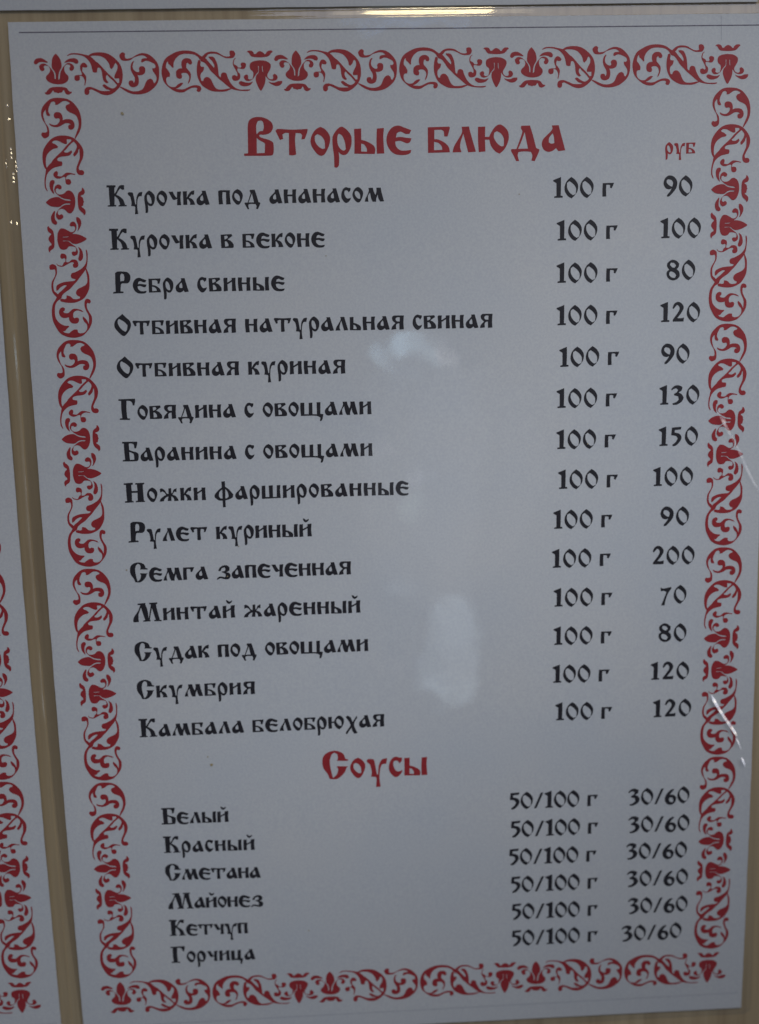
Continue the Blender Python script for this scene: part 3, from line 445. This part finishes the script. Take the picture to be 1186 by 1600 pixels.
def ornament_mesh(contours):
    v, t = fill([(0, [Vector(p) for p in c]) for c in contours])
    verts = [W3(p.x, p.y, 0) for p in v]
    me = bpy.data.meshes.new('border_ornament'); me.from_pydata(verts, [], face_viewer(t, verts)); me.update()
    me.materials.append(MAT['red'])
    return me
MESH_A = ornament_mesh(ORNAMENT_A); MESH_B = ornament_mesh(ORNAMENT_B)
def place_ornament(me, x, y, quarter, mid, parent):
    """quarter=1 turns the strip anticlockwise for the side columns; mid = its middle on the sheet."""
    o = bpy.data.objects.new('border_ornament', me); COL.objects.link(o); o.parent = parent
    slope = math.atan(-2 * KC * (mid - 140) / 140 ** 2)          # dh/dy
    turn = Matrix.Rotation(-math.pi / 2 if quarter else 0, 4, Vector((0, 1, 0)))
    piv = W3(x, mid, bulge(mid) + INK)
    tilt = Matrix.Rotation(-slope, 4, Vector((1, 0, 0)))
    o.matrix_local = Matrix.Translation(piv) @ tilt @ Matrix.Translation(W3(0, y - mid, 0)) @ turn
    return o

# ------------------------------------------------------------------ the sheets
XL, XR_, YT, YB = -12.5, 199.6, -8.4, 297.1
def edge_wobble(t, seed):
    return 0.10 * noise.noise(Vector((t * 0.11, seed, 0))) + 0.06 * noise.noise(Vector((t * 0.6, seed, 3)))
def paper(parent, seed):
    nx, ny = 24, 150
    verts, faces = [], []
    for side in (0, 1):
        for j in range(ny + 1):
            for i in range(nx + 1):
                y = YT + (YB - YT) * j / ny; x = XL + (XR_ - XL) * i / nx
                if i == 0: x += edge_wobble(y, seed)
                if i == nx: x += edge_wobble(y, seed + 5)
                if j == 0: y += edge_wobble(x, seed + 9)
                if j == ny: y += edge_wobble(x, seed + 13)
                verts.append(W3(x, y, bulge(y) - 0.30 * side))
    N = (nx + 1) * (ny + 1)
    for j in range(ny):
        for i in range(nx):
            a = j * (nx + 1) + i
            faces.append((a, a + nx + 1, a + nx + 2, a + 1))
            faces.append((N + a, N + a + 1, N + a + nx + 2, N + a + nx + 1))
    rim = [i for i in range(nx + 1)] + [j * (nx + 1) + nx for j in range(1, ny + 1)] + \
          [ny * (nx + 1) + i for i in range(nx - 1, -1, -1)] + [j * (nx + 1) for j in range(ny - 1, 0, -1)]
    for a, b in zip(rim, rim[1:] + rim[:1]): faces.append((a, b, N + b, N + a))
    return mesh_object('paper_sheet', verts, faces, MAT['paper'], parent)

GLINTS = [(-14.0, 13.6, .7, .5), (-13.8, 17.2, .7, .6), (-13.8, 26.4, .5, 2.6), (-13.6, 33.0, .5, 2.2), (-15.5, 29, .4, 2.0),
          (-15.2, 45.0, .6, 1.0), (-13.5, 45.4, .6, 1.0), (-12.7, 30.0, .4, 3.0)]
def film(parent, seed, glints=()):
    ML, MT = 3.3, (2.7 if glints else 0.5)            # clear margin left/right and top/bottom
    def axis(lo, hi, mlo, coarse, dense=()):
        a = []; v = lo - mlo
        while v < lo + 0.6: a.append(v); v += 0.12
        while v < hi - 0.6:
            a.append(v)
            step = coarse
            for d0, d1, ds in dense:
                if d0 <= v < d1: step = ds
            v += step
        v = hi - 0.6
        while v <= hi + mlo + 1e-6: a.append(v); v += 0.12
        return a
    xs = axis(XL, XR_, ML, 3.0)
    ys = axis(YT, YB, MT, 2.0, [(10, 50, 0.2)] if glints else ())
    verts, faces = [], []
    for y in ys:
        for x in xs:
            yy = min(max(y, YT), YB)
            h = bulge(yy) + 0.22
            dx = max(XL - x, x - XR_, 0.0); dy = max(YT - y, y - YB, 0.0)
            if dx: h -= 0.05 * dx + 0.035 * dx * dx + 0.02 * noise.noise(Vector((x * .6, y * .12, seed)))
            if dy:
                # the sealed edge curls back towards the board, in two soft ridges
                h -= 0.20 * dy + 0.025 * dy * dy + 0.010 * math.sin(dy * 6.0 + 0.4 * math.sin(x * .05)) \
                     + 0.010 * noise.noise(Vector((x * .03, y * 2.5, seed)))
            h += 0.03 * noise.noise(Vector((x * .03, y * .03, seed + 2)))
            for gx, gy, sx, sy in glints:
                ux, uy = (x - gx) / sx, (y - gy) / sy
                if abs(ux) < 4 and abs(uy) < 3:
                    hx, hy = facet_slope(gx, gy, bulge(gy), GLEAM_LAMP)
                    hx -= 0.05 + 0.07 * max(0.0, XL - gx)
                    w = math.exp(-ux ** 4 - uy ** 4)
                    h += w * (hx * (x - gx) + hy * ((y - gy + 0.6) % 1.2 - 0.6))
            verts.append(W3(x, y, h))
    nx = len(xs)
    for j in range(len(ys) - 1):
        for i in range(nx - 1):
            a = j * nx + i; faces.append((a, a + nx, a + nx + 1, a + 1))
    o = mesh_object('laminating_film', verts, faces, MAT['film'], parent)
    for p in o.data.polygons: p.use_smooth = True
    return o
def ribbon(name, pts, mat, parent, lift=0.04, wear=None, lean=0.0):
    """A flat strip through pts = [(x, y, width)]; wear = opacity at each point."""
    verts, faces, at = [], [], []
    P = [Vector((a, b)) for a, b, w in pts]
    for i, (x, y, w) in enumerate(pts):
        t = (P[min(i + 1, len(P) - 1)] - P[max(i - 1, 0)]).normalized(); n = Vector((-t.y, t.x))
        for k, s in enumerate((-1, -0.5, 0.5, 1)):
            q = P[i] + n * w * 0.5 * s
            verts.append(W3(q.x, q.y, bulge(q.y) + lift + lean * w * 0.5 * (1 + s))); at.append((0 if k in (0, 3) else 1) * (wear[i] if wear else 1))
    for i in range(len(pts) - 1):
        for k in range(3):
            a = i * 4 + k; faces.append((a, a + 1, a + 5, a + 4))
    faces = face_viewer(faces, verts)
    o = mesh_object(name, verts, faces, mat, parent)
    if wear:
        att = o.data.attributes.new('wear', 'FLOAT', 'POINT')
        for i, v in enumerate(at): att.data[i].value = v
    return o

def menu_sheet(dx, dy, dh, label, seed, glints=()):
    root = bpy.data.objects.new('menu_sheet', None); COL.objects.link(root)
    root.location = W3(dx, dy, dh); root.empty_display_size = 0.02
    root['label'] = label; root['category'] = 'menu'; root['group'] = 'laminated menu sheets on the board'
    paper(root, seed); film(root, seed, glints)
    P, D, H = 66.0, 55.9058, 10.7124
    for yrow in (0.0, 276.6):
        for n in range(3):
            place_ornament(MESH_A, n * P, yrow, 0, yrow + 5, root)
            place_ornament(MESH_B, n * P, yrow, 0, yrow + 5, root)
    for xcol, y0 in ((-5.2, 39.79), (183.47, 39.71)):
        for n in range(4):
            y = y0 + n * 66.04
            place_ornament(MESH_A, xcol, y, 1, y - 14, root)
            place_ornament(MESH_B, xcol, y + 66.04, 1, y + 66.04 - 44, root)
    N = 30
    ribbon('printed_rule', [(-9.6 + 208 * i / N, -5.65 + 0.45 * i / N, 0.26) for i in range(N + 1)], MAT['rule'], root)
    ribbon('printed_rule', [(-9.6 + 208 * i / N, 292.2 - 0.6 * i / N, 0.16) for i in range(N + 1)], MAT['faint'], root)
    ribbon('printed_rule', [(186.0, -7.8, 0.12), (186.05, -4.5, 0.12), (186.1, -1.2, 0.10)], MAT['faint'], root)
    return root

main = menu_sheet(0, 0, 0, 'laminated menu sheet with large red heading over black dish names and prices', 1, GLINTS)
left = menu_sheet(-219.1, -1.5, 0.0, 'neighbouring laminated menu sheet at far left, only its right red ornamental border showing', 21)
above = menu_sheet(-3.0, -308.75, -0.1, 'laminated sheet above the main page, only its blank lower edge showing along the top', 41)

SIZE = dict(title=6.83, unit=2.93, sub=5.72, dish=3.74, sauce=3.54, portion=3.77, price=3.76, sportion=3.70, sprice=3.70)
NAME = dict(title='heading', sub='heading', unit='price_unit', dish='dish_name', sauce='sauce_name', portion='portion_size',
            price='price', sportion='portion_size', sprice='price')
for cls, text, x0, y0, x1, y1 in TEXT:
    red = cls in ('title', 'sub', 'unit')
    o = lettering(NAME[cls], text, SIZE[cls], x0, y0, x1, y1, MAT['red' if red else 'black'], main)
    kind = {'heading': 'red heading', 'price_unit': 'small red word', 'dish_name': 'black line', 'sauce_name': 'black line',
            'portion_size': 'portion', 'price': 'price'}[NAME[cls]]
    o['label'] = f'{kind} reading {text}'

# creases and scuffs in the film of the main sheet
def scratch(pts, wear):
    """A white crease: a row of small tilted facets of cracked film."""
    verts, faces, at = [], [], []
    for (xa, ya, wa), (xb, yb, wb), ka, kb in zip(pts, pts[1:], wear, wear[1:]):
        L = math.hypot(xb - xa, yb - ya); n = max(1, round(L / 0.8))
        tx, ty = (xb - xa) / L, (yb - ya) / L
        for i in range(n):
            u0, u1 = i / n, (i + 1) / n
            sl = facet_slope(xa + (xb - xa) * u0, ya + (yb - ya) * u0, 1, WINDOW)
            j1, j2 = random.uniform(.75, 1.15), random.uniform(.75, 1.15)
            cx, cy = xa + (xb - xa) * (u0 + u1) / 2, ya + (yb - ya) * (u0 + u1) / 2
            base = len(verts)
            for u, k in ((u0, ka + (kb - ka) * u0), (u1, ka + (kb - ka) * u1)):
                w = (wa + (wb - wa) * u) * 0.5; px, py = xa + (xb - xa) * u, ya + (yb - ya) * u
                for side in (-1, -.6, .6, 1):
                    x, y = px - ty * w * side, py + tx * w * side
                    verts.append(W3(x, y, bulge(cy) + 0.75 + sl[0] * j1 * (x - cx) + sl[1] * j2 * (y - cy)))
                    at.append(k if abs(side) < .9 else k * .15)
            for q in range(3): faces.append((base + q, base + q + 1, base + q + 5, base + q + 4))
    faces = face_viewer(faces, verts)
    o = mesh_object('film_scratch', verts, faces, MAT['scuff'], main)
    a = o.data.attributes.new('wear', 'FLOAT', 'POINT')
    for i, v in enumerate(at): a.data[i].value = v
scratch([(185.9, 189.4, .3), (186.8, 191.2, 1.1), (188.4, 194.0, 1.0), (190.2, 196.8, .9), (192.0, 199.4, 1.1), (193.7, 202.0, 1.0), (194.2, 202.8, .7)], [.35, .75, .65, .4, .45, .55, .15])
scratch([(194.2, 203.8, .4), (194.9, 205.2, .6), (195.8, 207.4, .3)], [.4, .4, .1])
scratch([(196.1, 210.2, .4), (196.6, 211.3, .9), (197.2, 213.0, .3)], [.4, .7, .2])
scratch([(185.6, 102.0, .5), (187.3, 105.5, .9), (188.6, 107.6, 1.0), (189.8, 109.8, .9), (191.6, 112.8, .7)], [.03, .16, .16, .08, .04])
scratch([(191.0, 112.0, .6), (192.8, 115.2, 1.0), (194.0, 117.8, .9), (195.4, 120.8, 1.0), (196.8, 123.5, .9), (199.0, 127.0, .6)], [.04, .14, .09, .13, .10, .06])
scratch([(187.7, 104.2, .5), (187.9, 106.2, 1.4), (188.3, 107.6, .6)], [.03, .2, .03])
def speck(x, y, r, mat='stain'):
    n = 9; verts = [W3(x, y, bulge(y) + .12)]; 
    for i in range(n):
        a = 2 * math.pi * i / n; rr = r * random.uniform(.6, 1.2)
        verts.append(W3(x + rr * math.cos(a), y + rr * math.sin(a), bulge(y) + .12))
    faces = face_viewer([(0, 1 + i, 1 + (i + 1) % n) for i in range(n)], verts)
    mesh_object('stain', verts, faces, MAT[mat], main)
for s in STAINS if 'STAINS' in globals() else [(17.3, 16.3, .45), (32.6, 205.6, .45), (31.6, 203.0, .22), (11.0, 144.6, .25), (40.3, 147.5, .2), (44, 138.6, .2),
          (147.6, 111.5, .2), (128, 40, .18), (60, 262, .2), (72.5, 56.0, .18)]:
    speck(*s)

# ------------------------------------------------------------------ the board behind
def board():
    x0, x1, y0, y1, h0, h1 = -300, 290, -360, 390, -1.3, -19.0
    nx = 1
    verts = [W3(x, y, h) for h in (h0, h1) for x, y in ((x0, y0), (x1, y0), (x1, y1), (x0, y1))]
    faces = [(0, 3, 2, 1), (4, 5, 6, 7), (0, 1, 5, 4), (1, 2, 6, 5), (2, 3, 7, 6), (3, 0, 4, 7)]
    me = bpy.data.meshes.new('wooden_board'); bm = bmesh.new()
    bv = [bm.verts.new(v) for v in verts]
    for f in faces: bm.faces.new([bv[i] for i in f])
    bmesh.ops.bevel(bm, geom=list(bm.edges), offset=0.0015, segments=2, affect='EDGES')
    bm.normal_update(); bm.to_mesh(me); bm.free()
    me.materials.append(MAT['wood'])
    o = bpy.data.objects.new('wooden_board', me); COL.objects.link(o)
    o['label'] = 'pale wooden board with vertical grain behind the laminated menu sheets'; o['category'] = 'board'
board()
